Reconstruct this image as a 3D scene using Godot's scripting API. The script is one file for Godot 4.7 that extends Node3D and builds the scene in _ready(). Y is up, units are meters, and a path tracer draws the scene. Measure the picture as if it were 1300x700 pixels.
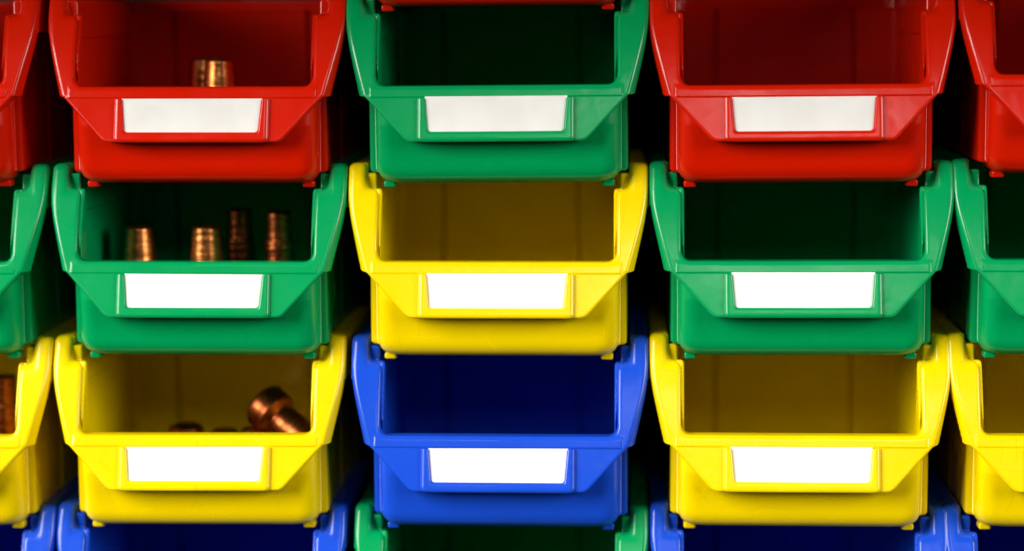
extends Node3D
# Colour-coded plastic storage bins stacked in five columns under a shelf.
# Local bin frame in millimetres: origin at the middle of the lip line, x right, y up, z towards the viewer.

const MM := 0.001
const PITCH_Y := 61.3

var mats := {}
var card_mats: Array = []
var rng := RandomNumberGenerator.new()
var mesh_rim: ArrayMesh
var mesh_tub: ArrayMesh
var mesh_holder: ArrayMesh
var mesh_foot: ArrayMesh
var card_meshes: Array = []


func _ready() -> void:
	rng.seed = 7
	# ---- camera
	var cam := Camera3D.new()
	cam.name = "camera"
	add_child(cam)
	cam.transform = Transform3D(Basis(Vector3(0.99846, -0.006619, -0.055074), Vector3(0.0, 0.992855, -0.119326), Vector3(0.05547, 0.119143, 0.991326)).orthonormalized(), Vector3(0, 0, 0.73))
	cam.fov = 14.772
	cam.near = 0.05
	cam.far = 20.0
	var att := CameraAttributesPhysical.new()
	att.frustum_focal_length = 135.0
	att.frustum_focus_distance = 0.735
	att.frustum_near = 0.05
	att.frustum_far = 20.0
	att.exposure_aperture = 7.1
	cam.attributes = att
	cam.fov = 14.772
	cam.current = true
	# ---- air and exposure
	var we := WorldEnvironment.new()
	we.name = "environment"
	var env := Environment.new()
	env.background_mode = Environment.BG_COLOR
	env.background_color = Color(0.02, 0.02, 0.02)
	env.tonemap_mode = Environment.TONE_MAPPER_LINEAR
	env.tonemap_exposure = 1.0
	env.sdfgi_enabled = true
	env.ssao_enabled = true
	env.ssil_enabled = true
	we.environment = env
	add_child(we)
	# ---- soft lamps out of the picture: a strong one wide to the left, a weaker one wide to the right, and a small one far behind the viewer
	lamp("left_lamp", Vector2(1.6, 1.7), 17.6, -58.0, 25.0, 2.6)
	lamp("right_lamp", Vector2(1.1, 1.1), 5.6, 61.0, 16.0, 2.6)
	lamp("rear_lamp", Vector2(0.5, 0.35), 0.5, 5.0, 24.0, 2.8)
	# ---- the setting
	make_materials()
	board("back_wall", Vector3(-0.05, -0.05, -0.128), Vector3(1.3, 0.7, 0.018), mats.back)
	board("shelf_below", Vector3(-0.05, -0.2505, -0.055), Vector3(1.3, 0.018, 0.18), mats.back)
	board("shelf_above", Vector3(-0.05, 0.094, 0.008), Vector3(1.8, 0.018, 0.252), mats.back)
	# ---- the bins
	mesh_rim = nets(sdf_rim, Vector3(-0.25, -18.0, -98.0), Vector3i(110, 114, 216), 0.5)
	mesh_tub = nets(sdf_tub, Vector3(-0.4, -32.4, -100.0), Vector3i(60, 86, 126), 0.8)
	mesh_holder = nets(sdf_holder, Vector3(-0.15, -17.4, -0.9), Vector3i(94, 60, 32), 0.3)
	mesh_foot = nets(sdf_foot, Vector3(-0.2, -3.0, -4.0), Vector3i(9, 12, 20), 0.4)
	for k in 4:
		card_meshes.append(card_mesh(k))
	make_bins()
	make_fittings()


# ------------------------------------------------------------------ materials
func noise_image(freq: float, seed_: int, oct: int, size := 256) -> Image:
	var n := FastNoiseLite.new()
	n.seed = seed_
	n.frequency = freq
	n.fractal_octaves = oct
	return n.get_seamless_image(size, size)


# plastic that has been handled: mostly even, with fine scratches and specks of dust
func scuffed(src: Image) -> Image:
	var s := src.get_width()
	var im := Image.create(s, s, false, Image.FORMAT_RGB8)
	var r := RandomNumberGenerator.new()
	r.seed = 5
	for y in s:
		for x in s:
			var v := 0.42 + 0.16 * src.get_pixel(x, y).r
			im.set_pixel(x, y, Color(v, v, v))
	for k in 170:
		var p := Vector2(r.randf() * s, r.randf() * s)
		var d := Vector2.from_angle(r.randf() * TAU)
		var n := r.randi_range(4, 46)
		var bend := r.randf_range(-0.02, 0.02)
		var v := r.randf_range(0.62, 0.85) if r.randf() < 0.7 else 0.2
		for t in n:
			im.set_pixel(posmod(int(p.x), s), posmod(int(p.y), s), Color(v, v, v))
			p += d
			d = d.rotated(bend)
	for k in 420:
		var v := r.randf_range(0.7, 1.0) if r.randf() < 0.6 else 0.05
		im.set_pixel(r.randi() % s, r.randi() % s, Color(v, v, v))
	return im


func remap_image(src: Image, lo: Color, hi: Color, power := 1.0) -> ImageTexture:
	var s := src.get_width()
	var im := Image.create(s, s, false, Image.FORMAT_RGB8)
	for y in s:
		for x in s:
			im.set_pixel(x, y, lo.lerp(hi, pow(src.get_pixel(x, y).r, power)))
	return ImageTexture.create_from_image(im)


func make_materials() -> void:
	var fine := noise_image(0.06, 3, 3)
	var bump: Image = fine.duplicate()
	bump.convert(Image.FORMAT_RGBA8)
	bump.bump_map_to_normal_map(1.2)
	var ntex := ImageTexture.create_from_image(bump)
	var rough := remap_image(noise_image(0.02, 11, 5), Color(0.16, 0.16, 0.16), Color(0.3, 0.3, 0.3))
	var hues := {"red": Color(0.79, 0.095, 0.0), "green": Color(0.0, 0.58, 0.32), "yellow": Color(0.93, 0.80, 0.0), "blue": Color(0.09, 0.285, 0.78)}
	var big := scuffed(noise_image(0.008, 21, 5, 512))
	for k in hues:
		var c: Color = hues[k]
		var m := StandardMaterial3D.new()
		m.albedo_texture = remap_image(big, c.darkened(0.1), Color(minf(c.r * 1.1, 1.0), minf(c.g * 1.1, 1.0), minf(c.b * 1.1, 1.0)))
		m.roughness_texture = rough
		m.roughness = 1.0
		m.metallic_specular = 0.42
		m.normal_enabled = true
		m.normal_texture = ntex
		m.normal_scale = 0.12
		m.uv1_triplanar = true
		m.uv1_world_triplanar = true
		m.uv1_scale = Vector3(7, 7, 7)
		mats[k] = m
	for k in 3:
		var m := StandardMaterial3D.new()
		m.albedo_texture = remap_image(noise_image(0.01, 31 + k, 4), [Color(0.86, 0.855, 0.835), Color(0.875, 0.875, 0.865), Color(0.86, 0.865, 0.865)][k], Color(0.91, 0.91, 0.90))
		m.roughness = 0.75
		m.uv1_triplanar = true
		m.uv1_world_triplanar = true
		m.uv1_scale = Vector3(20, 20, 20)
		card_mats.append(m)
	var b := StandardMaterial3D.new()
	b.albedo_texture = remap_image(noise_image(0.02, 41, 5), Color(0.10, 0.07, 0.045), Color(0.17, 0.125, 0.085))
	b.roughness = 0.8
	b.uv1_triplanar = true
	b.uv1_scale = Vector3(3, 12, 3)
	mats["back"] = b
	var cu := StandardMaterial3D.new()
	cu.albedo_texture = remap_image(noise_image(0.03, 51, 5), Color(0.58, 0.31, 0.15), Color(0.90, 0.60, 0.33))
	cu.metallic = 1.0
	cu.roughness_texture = remap_image(noise_image(0.05, 52, 4), Color(0.2, 0.2, 0.2), Color(0.5, 0.5, 0.5))
	cu.roughness = 1.0
	cu.uv1_triplanar = true
	cu.uv1_scale = Vector3(30, 90, 30)
	mats["copper"] = cu
	var cd: StandardMaterial3D = cu.duplicate()
	cd.albedo_texture = remap_image(noise_image(0.03, 53, 5), Color(0.42, 0.20, 0.10), Color(0.74, 0.42, 0.23))
	mats["dull_copper"] = cd


# ------------------------------------------------------------------ helpers
func lamp(called: String, size: Vector2, energy: float, azimuth: float, elevation: float, distance: float) -> void:
	var l := AreaLight3D.new()
	l.name = called
	l.area_size = size
	l.area_normalize_energy = true
	l.light_energy = energy
	l.light_color = Color(1.0, 0.985, 0.96)
	l.shadow_enabled = true
	l.area_range = 6.0
	add_child(l)
	var a := deg_to_rad(azimuth)
	var e := deg_to_rad(elevation)
	var mid := Vector3(-0.04, -0.09, 0.0)
	l.look_at_from_position(mid + Vector3(sin(a) * cos(e), sin(e), cos(a) * cos(e)) * distance, mid, Vector3.UP)


func board(called: String, at: Vector3, size: Vector3, m: Material) -> void:
	var o := MeshInstance3D.new()
	var bm := BoxMesh.new()
	bm.size = size
	o.mesh = bm
	o.material_override = m
	o.name = called
	o.position = at
	o.set_meta("kind", "structure")
	add_child(o, true)


func part(called: String, mesh: Mesh, m: Material, parent: Node3D) -> MeshInstance3D:
	var o := MeshInstance3D.new()
	o.name = called
	o.mesh = mesh
	o.material_override = m
	parent.add_child(o, true)
	return o


func smax(a: float, b: float, k: float) -> float:
	var h := maxf(k - absf(a - b), 0.0) / k
	return maxf(a, b) + h * h * k * 0.25


func smin(a: float, b: float, k: float) -> float:
	var h := maxf(k - absf(a - b), 0.0) / k
	return minf(a, b) - h * h * k * 0.25


# front of the slanting cheeks of the opening
func front_z(y: float) -> float:
	var t := maxf(0.0, y - 4.0)
	return -0.26 * y - 0.0036 * t * t


# lip, slanting cheeks, side rails and apron, moulded in one
func sdf_rim(p: Vector3) -> float:
	var x := absf(p.x)
	var y := p.y
	var z := p.z
	var open_a := x - 37.7
	var open_b := 7.3 - y
	var opening := sqrt(maxf(open_a, 0.0) * maxf(open_a, 0.0) + maxf(open_b, 0.0) * maxf(open_b, 0.0)) + minf(maxf(open_a, open_b), 0.0) - 4.0
	var face := (z - front_z(y)) * 0.935
	var back := -face - 4.6
	# cheeks
	var crease := 45.6 + 6.6 * y / 22.5
	var chamfer := (x - crease) * 0.80 + (z - front_z(y)) * 0.60
	var side := smax(((x - 47.9) * 22.5 - y * 4.9) / 23.03, x - 52.75, 1.5)
	var front := smax(face, chamfer, 1.1)
	front = smax(front, side, 2.6)
	var notch := smax(x - 45.9, 28.4 - y, 2.0)     # > 0 is solid
	var d := smax(front, y - 37.2, 2.4)
	d = maxf(d, -y)
	d = smax(d, -opening, 1.5)
	d = smax(d, -notch, 3.0)
	d = maxf(d, back)
	# lip bar
	var lip := smax(smax((z - front_z(y)) * 0.96, y - 3.3, 1.5), -z - 8.0, 0.8)
	lip = maxf(maxf(lip, -y), x - 43.0)
	d = smin(d, lip, 1.0)
	# rail
	var rail := smax(smax(x - 52.75, y - 37.2, 3.2), 45.9 - x, 1.6)
	rail = maxf(maxf(rail, 22.0 - y), maxf(-97.0 - z, z - front_z(y) + 3.0))
	var hollow := maxf(maxf(x - 51.0, y - 35.4), 46.8 - x)
	hollow = maxf(hollow, z - front_z(y) + 5.0)
	d = minf(d, maxf(rail, -hollow))
	# stacking tab behind the notch
	var tab := smax(smax(42.7 - x, y - 33.7, 0.8), z + 13.6, 1.0)
	d = minf(d, maxf(maxf(tab, x - 46.6), maxf(20.0 - y, -96.0 - z)))
	# apron
	var az := (z + 0.25 * y) * 0.97
	var diag := ((x - 45.4) * 15.7 - y * 14.8) / 21.58
	var ap := smax(diag, -15.5 - y, 1.4)
	ap = smax(ap, az, 0.9)
	ap = maxf(maxf(ap, y - 0.1), -z - 8.0)
	return minf(d, ap)


func sdf_tub(p: Vector3) -> float:
	var x := absf(p.x)
	var y := p.y
	var z := p.z
	var narrow := smax(smax(x - 42.4, z + 1.2 - 0.16 * minf(y + 10.0, 0.0), 7.0), -30.6 - y, 6.5)
	narrow = smax(narrow, -98.6 - z, 2.0)
	narrow = maxf(narrow, maxf(y - 28.0, (z - front_z(y) + 1.2) * 0.935))
	var xr := 45.3
	var rz := fposmod(-z - 24.0, 22.0)
	if rz < 5.0 and z < -24.0:
		xr = 45.7
	var wide := smax(smax(x - xr, z + 11.0, 2.0), -27.0 - y, 1.5)
	wide = maxf(wide, -98.6 - z)
	wide = maxf(wide, y - (28.4 if z > -20.0 else 33.9))
	wide = maxf(wide, (z - front_z(y) + 1.2) * 0.935)
	var outer := minf(narrow, wide)
	var wall := -95.0
	if x < 25.8 and y < 29.0:
		wall = -95.5
	if absf(x - 26.2) < 0.9 and y < 29.6:
		wall = -96.9
	var in_front := z + 3.4 - 0.16 * minf(y + 10.0, 0.0) if y < 3.0 else -50.0
	var in_n := smax(smax(x - 40.6, in_front, 6.0), -28.8 - y, 5.0)
	in_n = smax(in_n, wall - z, 4.0)
	var in_w := smax(smax(x - 43.4, z + 13.0, 1.5), -25.2 - y, 2.0)
	in_w = smax(in_w, wall - z, 4.0)
	if y > 29.0:
		in_w = maxf(in_w, -93.0 - z)
	return maxf(outer, -smin(in_n, in_w, 1.0))


func sdf_holder(p: Vector3) -> float:
	var x := absf(p.x)
	var y := p.y
	var z := p.z + 0.25 * p.y
	var d := smax(smax(x - 27.2, z - 1.4, 2.0), -15.6 - y, 1.8)
	d = maxf(maxf(d, y + 0.5), -z - 0.3)
	var pocket := smax(x - 24.3 - 0.09 * y - 0.15 * (z - 1.0), -12.0 - y + 0.15 * (1.0 - z), 1.2)
	return smax(d, -pocket, 0.9)


func sdf_foot(p: Vector3) -> float:
	var q := Vector3(absf(p.x) - 1.4, absf(p.y) - 0.4, absf(p.z) - 2.2)
	var o := Vector3(maxf(q.x, 0), maxf(q.y, 0), maxf(q.z, 0)).length()
	return o + minf(maxf(q.x, maxf(q.y, q.z)), 0.0) - 0.8


# surface nets over one half, mirrored at x = 0; the first layer of cells straddles the mirror plane
func nets(f: Callable, lo: Vector3, n: Vector3i, c: float) -> ArrayMesh:
	var B := 8
	var ids := {}
	var pos := PackedVector3Array()
	var nor := PackedVector3Array()
	var edges := PackedInt32Array()
	var nb := Vector3i((n.x + B - 1) / B, (n.y + B - 1) / B, (n.z + B - 1) / B)
	var reach := c * B * 0.5 * 1.7321 * 1.25 + c
	var S := B + 1
	var v := PackedFloat32Array()
	v.resize(S * S * S)
	var off := PackedInt32Array([0, 1, S, S + 1, S * S, S * S + 1, S * S + S, S * S + S + 1])
	var ea := PackedInt32Array([0, 2, 4, 6, 0, 1, 4, 5, 0, 1, 2, 3])
	var eb := PackedInt32Array([1, 3, 5, 7, 2, 3, 6, 7, 4, 5, 6, 7])
	var sy := 1024
	var sz := 1024 * 1024
	for bz in nb.z:
		for by in nb.y:
			for bx in nb.x:
				var base := lo + Vector3(bx, by, bz) * (c * B)
				var mid := base + Vector3.ONE * (c * B * 0.5)
				if absf(f.call(mid)) > reach:
					continue
				var w := 0
				for k in S:
					for j in S:
						for i in S:
							v[w] = f.call(base + Vector3(i, j, k) * c)
							w += 1
				for k in B:
					for j in B:
						for i in B:
							var o := i + j * S + k * S * S
							var neg := 0
							for q in 8:
								if v[o + off[q]] < 0.0:
									neg += 1
							if neg == 0 or neg == 8:
								continue
							var sum := Vector3.ZERO
							var cnt := 0
							for e in 12:
								var a := ea[e]
								var b := eb[e]
								var va := v[o + off[a]]
								var vb := v[o + off[b]]
								if (va < 0.0) != (vb < 0.0):
									var t := va / (va - vb)
									var pa := Vector3(a & 1, (a >> 1) & 1, a >> 2)
									var pb := Vector3(b & 1, (b >> 1) & 1, b >> 2)
									sum += pa.lerp(pb, t)
									cnt += 1
							var gi := bx * B + i
							var gj := by * B + j
							var gk := bz * B + k
							var p := base + (Vector3(i, j, k) + sum / cnt) * c
							if gi == 0:
								p.x = 0.0
							var h := c * 0.35
							var g := Vector3(1, -1, -1) * float(f.call(p + Vector3(h, -h, -h))) + Vector3(-1, -1, 1) * float(f.call(p + Vector3(-h, -h, h))) + Vector3(-1, 1, -1) * float(f.call(p + Vector3(-h, h, -h))) + Vector3(1, 1, 1) * float(f.call(p + Vector3(h, h, h)))
							if gi == 0:
								g.x = 0.0
							g = g.normalized()
							var id := pos.size()
							ids[gi + gj * sy + gk * sz] = id
							pos.append(p)
							nor.append(g)
							var v0 := v[o]
							for ax in 3:
								var v1 := v[o + off[1 << ax]]
								if (v0 < 0.0) != (v1 < 0.0):
									edges.append(gi + gj * sy + gk * sz)
									edges.append(ax)
	var idx := PackedInt32Array()
	var half := pos.size()
	for e in range(0, edges.size(), 2):
		var key := edges[e]
		var ax := edges[e + 1]
		var d1: int = [sy, sz, 1][ax]
		var d2: int = [sz, 1, sy][ax]
		if not (ids.has(key - d1) and ids.has(key - d2) and ids.has(key - d1 - d2)):
			continue
		var a: int = ids[key]
		var b: int = ids[key - d1]
		var cc: int = ids[key - d1 - d2]
		var d: int = ids[key - d2]
		var fn := (pos[b] - pos[a]).cross(pos[cc] - pos[a]) + (pos[cc] - pos[a]).cross(pos[d] - pos[a])
		if fn.dot(nor[a] + nor[b] + nor[cc] + nor[d]) > 0.0:
			var t := b
			b = d
			d = t
		idx.append_array([a, b, cc, a, cc, d])
	var tri := idx.size()
	var pm := PackedVector3Array()
	var nm := PackedVector3Array()
	for i in half:
		pm.append(pos[i] * MM)
		nm.append(nor[i])
	for i in half:
		pm.append(pos[i] * Vector3(-MM, MM, MM))
		nm.append(nor[i] * Vector3(-1, 1, 1))
	for t in range(0, tri, 3):
		idx.append_array([idx[t] + half, idx[t + 2] + half, idx[t + 1] + half])
	var arr := []
	arr.resize(Mesh.ARRAY_MAX)
	arr[Mesh.ARRAY_VERTEX] = pm
	arr[Mesh.ARRAY_NORMAL] = nm
	arr[Mesh.ARRAY_INDEX] = idx
	var am := ArrayMesh.new()
	am.add_surface_from_arrays(Mesh.PRIMITIVE_TRIANGLES, arr)
	print("mesh ", half * 2, " vertices ", idx.size() / 3, " triangles")
	return am


# a paper card, a little bowed and uneven
func card_mesh(k: int) -> ArrayMesh:
	var r := RandomNumberGenerator.new()
	r.seed = 100 + k
	var bow := r.randf_range(0.02, 0.2)
	var ph := r.randf_range(0.0, 6.0)
	var nx := 24
	var ny := 6
	var st := SurfaceTool.new()
	st.begin(Mesh.PRIMITIVE_TRIANGLES)
	var at := func(i: int, j: int, s: float) -> Vector3:
		var x := lerpf(-24.5, 24.5, float(i) / nx)
		var y := lerpf(-12.3, -0.35 + 0.25 * sin(ph), float(j) / ny)
		var u := x / 24.5
		var z := -0.25 * y + 0.42 + bow * (1.0 - u * u) * (0.5 + 0.5 * sin(ph + x * 0.08)) + s * 0.12
		return Vector3(x, y, z) * MM
	for j in ny:
		for i in nx:
			for s in [1.0, -1.0]:
				var a: Vector3 = at.call(i, j, s)
				var b: Vector3 = at.call(i + 1, j, s)
				var c: Vector3 = at.call(i + 1, j + 1, s)
				var d: Vector3 = at.call(i, j + 1, s)
				var q: Array = [a, c, b, a, d, c] if s > 0 else [a, b, c, a, c, d]
				for p in q:
					st.set_smooth_group(1 if s > 0 else 2)
					st.add_vertex(p)
	for i in nx:
		for e in [[0, 1.0], [ny, -1.0]]:
			var a: Vector3 = at.call(i, e[0], 1.0)
			var b: Vector3 = at.call(i + 1, e[0], 1.0)
			var c: Vector3 = at.call(i + 1, e[0], -1.0)
			var d: Vector3 = at.call(i, e[0], -1.0)
			for p in ([a, b, c, a, c, d] if e[1] > 0 else [a, c, b, a, d, c]):
				st.set_smooth_group(3)
				st.add_vertex(p)
	st.generate_normals()
	return st.commit()


# ------------------------------------------------------------------ bins
func make_bin(at: Vector2, hue: String, label: String, card: int) -> void:
	var b := Node3D.new()
	b.name = "storage_bin"
	add_child(b, true)
	b.position = Vector3(at.x, at.y, rng.randf_range(-0.5, 0.5)) * MM
	b.rotation_degrees = Vector3(rng.randf_range(-0.2, 0.2), rng.randf_range(-0.35, 0.35), rng.randf_range(-0.22, 0.22))
	b.set_meta("label", label)
	b.set_meta("category", "storage bin")
	b.set_meta("group", "stacked plastic storage bins")
	var m: Material = mats[hue]
	part("tub", mesh_tub, m, b)
	part("rim", mesh_rim, m, b)
	part("label_holder", mesh_holder, m, b)
	for s in [[-38.3, -14.0], [38.3, -14.0], [-38.3, -86.0], [38.3, -86.0]]:
		var f := part("foot", mesh_foot, m, b)
		f.position = Vector3(s[0], -31.0, s[1]) * MM
	var c := part("label_card", card_meshes[card % 4], card_mats[card % 3], b)
	c.set_meta("label", "blank white paper label card")
	c.position = Vector3(rng.randf_range(-0.25, 0.25), rng.randf_range(-0.05, 0.15), 0.0) * MM
	c.rotation_degrees.z = rng.randf_range(-0.25, 0.25)


func make_bins() -> void:
	var list := [
		[-259.9, -25.2, "red", "red bin cut off by the left edge, top row"],
		[-151.3, -25.6, "red", "red bin with a pair of copper nozzles showing over its lip"],
		[-46.0, -25.6, "green", "green bin in the top row, between two red bins"],
		[59.0, -25.9, "red", "empty red bin whole in the top row, right of the top green bin"],
		[165.1, -22.8, "red", "red bin cut off by the right edge, set slightly higher in the top row"],
		[-258.9, -86.8, "green", "green bin cut off by the left edge, between red and yellow"],
		[-152.1, -86.6, "green", "green bin with four copper nozzles standing in it"],
		[-46.3, -86.8, "yellow", "empty yellow bin in the centre column, under the green bin and over the blue one"],
		[59.4, -86.4, "green", "empty green bin under the whole red bin at right, beside the centre yellow bin"],
		[163.7, -86.1, "green", "green bin cut off by the right edge, second row"],
		[-259.3, -149.0, "yellow", "yellow bin cut off by the left edge, with one copper nozzle inside"],
		[-153.4, -148.2, "yellow", "yellow bin holding a tilted copper fitting, under the green bin of nozzles"],
		[-46.1, -148.1, "blue", "blue bin shown whole with its white card, under the centre yellow bin"],
		[59.5, -147.4, "yellow", "empty yellow bin right of the whole blue bin"],
		[163.2, -147.2, "yellow", "yellow bin cut off by the right edge, third row"],
		[-260.0, -210.3, "blue", "blue bin whose rail just shows in the bottom left corner"],
		[-154.2, -209.6, "blue", "blue bin along the bottom edge, under the yellow bin with the tilted fitting"],
		[-46.0, -209.5, "green", "green bin along the bottom edge, under the whole blue bin"],
		[59.6, -208.8, "blue", "blue bin along the bottom edge, under the empty yellow bin at right"],
		[163.0, -208.5, "blue", "blue bin whose rail just shows in the bottom right corner"],
		[-46.0, 35.6, "red", "red bin along the top edge of the picture, above the green bin"],
	]
	for i in list.size():
		var e: Array = list[i]
		make_bin(Vector2(e[0], e[1]), e[2], e[3], i * 3 + (i / 4))


# ------------------------------------------------------------------ copper fittings
func lathe(profile: Array, seg := 40) -> ArrayMesh:
	var st := SurfaceTool.new()
	st.begin(Mesh.PRIMITIVE_TRIANGLES)
	for i in profile.size() - 1:
		var p: Vector2 = profile[i]
		var q: Vector2 = profile[i + 1]
		for s in seg:
			var a0 := TAU * s / seg
			var a1 := TAU * (s + 1) / seg
			var a := Vector3(cos(a0) * p.x, p.y, sin(a0) * p.x) * MM
			var b := Vector3(cos(a1) * p.x, p.y, sin(a1) * p.x) * MM
			var c := Vector3(cos(a1) * q.x, q.y, sin(a1) * q.x) * MM
			var d := Vector3(cos(a0) * q.x, q.y, sin(a0) * q.x) * MM
			st.set_smooth_group(i + 1 if absf(q.y - p.y) < 0.05 else 0)
			for v in [a, b, c, a, c, d]:
				st.add_vertex(v)
	st.generate_normals()
	return st.commit()


func turned(base: Array, seed_: int) -> Array:
	# a turned side from base points, with fine tool marks; closed, hollow at the top
	var r := RandomNumberGenerator.new()
	r.seed = seed_
	var out: Array = [Vector2(0.0, 0.0)]
	for i in base.size() - 1:
		var p: Vector2 = base[i]
		var q: Vector2 = base[i + 1]
		var n := maxi(1, int(absf(q.y - p.y) / 0.7))
		for k in n:
			var t := float(k) / n
			var v := p.lerp(q, t)
			out.append(Vector2(v.x + (r.randf_range(-0.13, 0.1) if k > 0 else 0.0), v.y))
	var top: Vector2 = base[base.size() - 1]
	out.append(top)
	out.append(Vector2(top.x - 0.4, top.y + 0.35))
	out.append(Vector2(top.x - 1.4, top.y + 0.45))
	out.append(Vector2(0.0, top.y + 0.3))
	return out


func fitting(called: String, label: String, prof: Array, at: Vector3, m: Material, seed_: int, up := Vector3.UP) -> void:
	var o := MeshInstance3D.new()
	o.name = called
	o.mesh = lathe(turned(prof, seed_))
	o.material_override = m
	o.position = at * MM
	if up != Vector3.UP:
		var ax := up.normalized()
		var bx := ax.cross(Vector3.FORWARD).normalized()
		o.basis = Basis(bx, ax, bx.cross(ax))
	o.set_meta("label", label)
	o.set_meta("category", "copper nozzle")
	o.set_meta("group", "copper nozzles in the bins")
	add_child(o, true)


func make_fittings() -> void:
	var floor1 := -25.6 - 28.7
	var floor2 := -86.6 - 28.7
	var floor3 := -148.2 - 28.7
	var cone := [Vector2(7.2, 0), Vector2(7.2, 10), Vector2(6.7, 22), Vector2(5.8, 33), Vector2(4.9, 40.6)]
	var slim := [Vector2(6.2, 0), Vector2(6.2, 12), Vector2(5.4, 13), Vector2(5.4, 34), Vector2(4.8, 34.6), Vector2(4.6, 45.0)]
	fitting("nozzle", "bright copper nozzle in front in the red bin", cone, Vector3(-149.3, floor1, -40), mats.copper, 1)
	fitting("nozzle", "copper nozzle half hidden behind another in the red bin", cone, Vector3(-159.0, floor1, -60), mats.copper, 2)
	fitting("nozzle", "dark copper nozzle at the right end of the red bin", cone, Vector3(-113.2, floor1, -56), mats.dull_copper, 3)
	fitting("nozzle", "leftmost tapered copper nozzle standing in the green bin", cone, Vector3(-180.5, floor2, -40), mats.copper, 4)
	fitting("nozzle", "brightest tapered copper nozzle in the middle of the green bin", cone, Vector3(-155.7, floor2, -40), mats.copper, 5)
	fitting("nozzle", "slim copper nozzle third from left in the green bin", slim, Vector3(-147.2, floor2, -62), mats.dull_copper, 6)
	fitting("nozzle", "rightmost slim copper nozzle in the green bin", slim, Vector3(-130.7, floor2, -52), mats.dull_copper, 7)
	var cap := [Vector2(6.2, 0), Vector2(6.2, 18.5), Vector2(5.4, 19.2), Vector2(5.4, 20.4), Vector2(7.2, 21.4), Vector2(8.3, 22.4), Vector2(8.9, 29.0), Vector2(8.3, 29.8)]
	fitting("fitting", "tilted copper fitting with a flared head in the yellow bin", cap, Vector3(-115.8, -157.8, -40.4), mats.dull_copper, 8, Vector3(-0.745, 0.497, -0.447))
	var low := [Vector2(6.8, 0), Vector2(6.8, 23), Vector2(6.2, 25.2), Vector2(4.4, 26.0)]
	fitting("fitting", "dark rounded copper top just above the yellow lip, left one", low, Vector3(-167.8, floor3, -54), mats.dull_copper, 9)
	var small := [Vector2(5.6, 0), Vector2(5.6, 23), Vector2(4.4, 24.6)]
	fitting("fitting", "small dark copper top just above the yellow lip, middle one", small, Vector3(-152.3, floor3, -50), mats.dull_copper, 10)
	fitting("fitting", "dark copper top under the tilted fitting's head", small, Vector3(-141.3, floor3 + 0.4, -52), mats.dull_copper, 11)
	fitting("nozzle", "copper nozzle in the yellow bin at the left edge", slim, Vector3(-237.5, -149.0 - 28.7, -54), mats.dull_copper, 12)
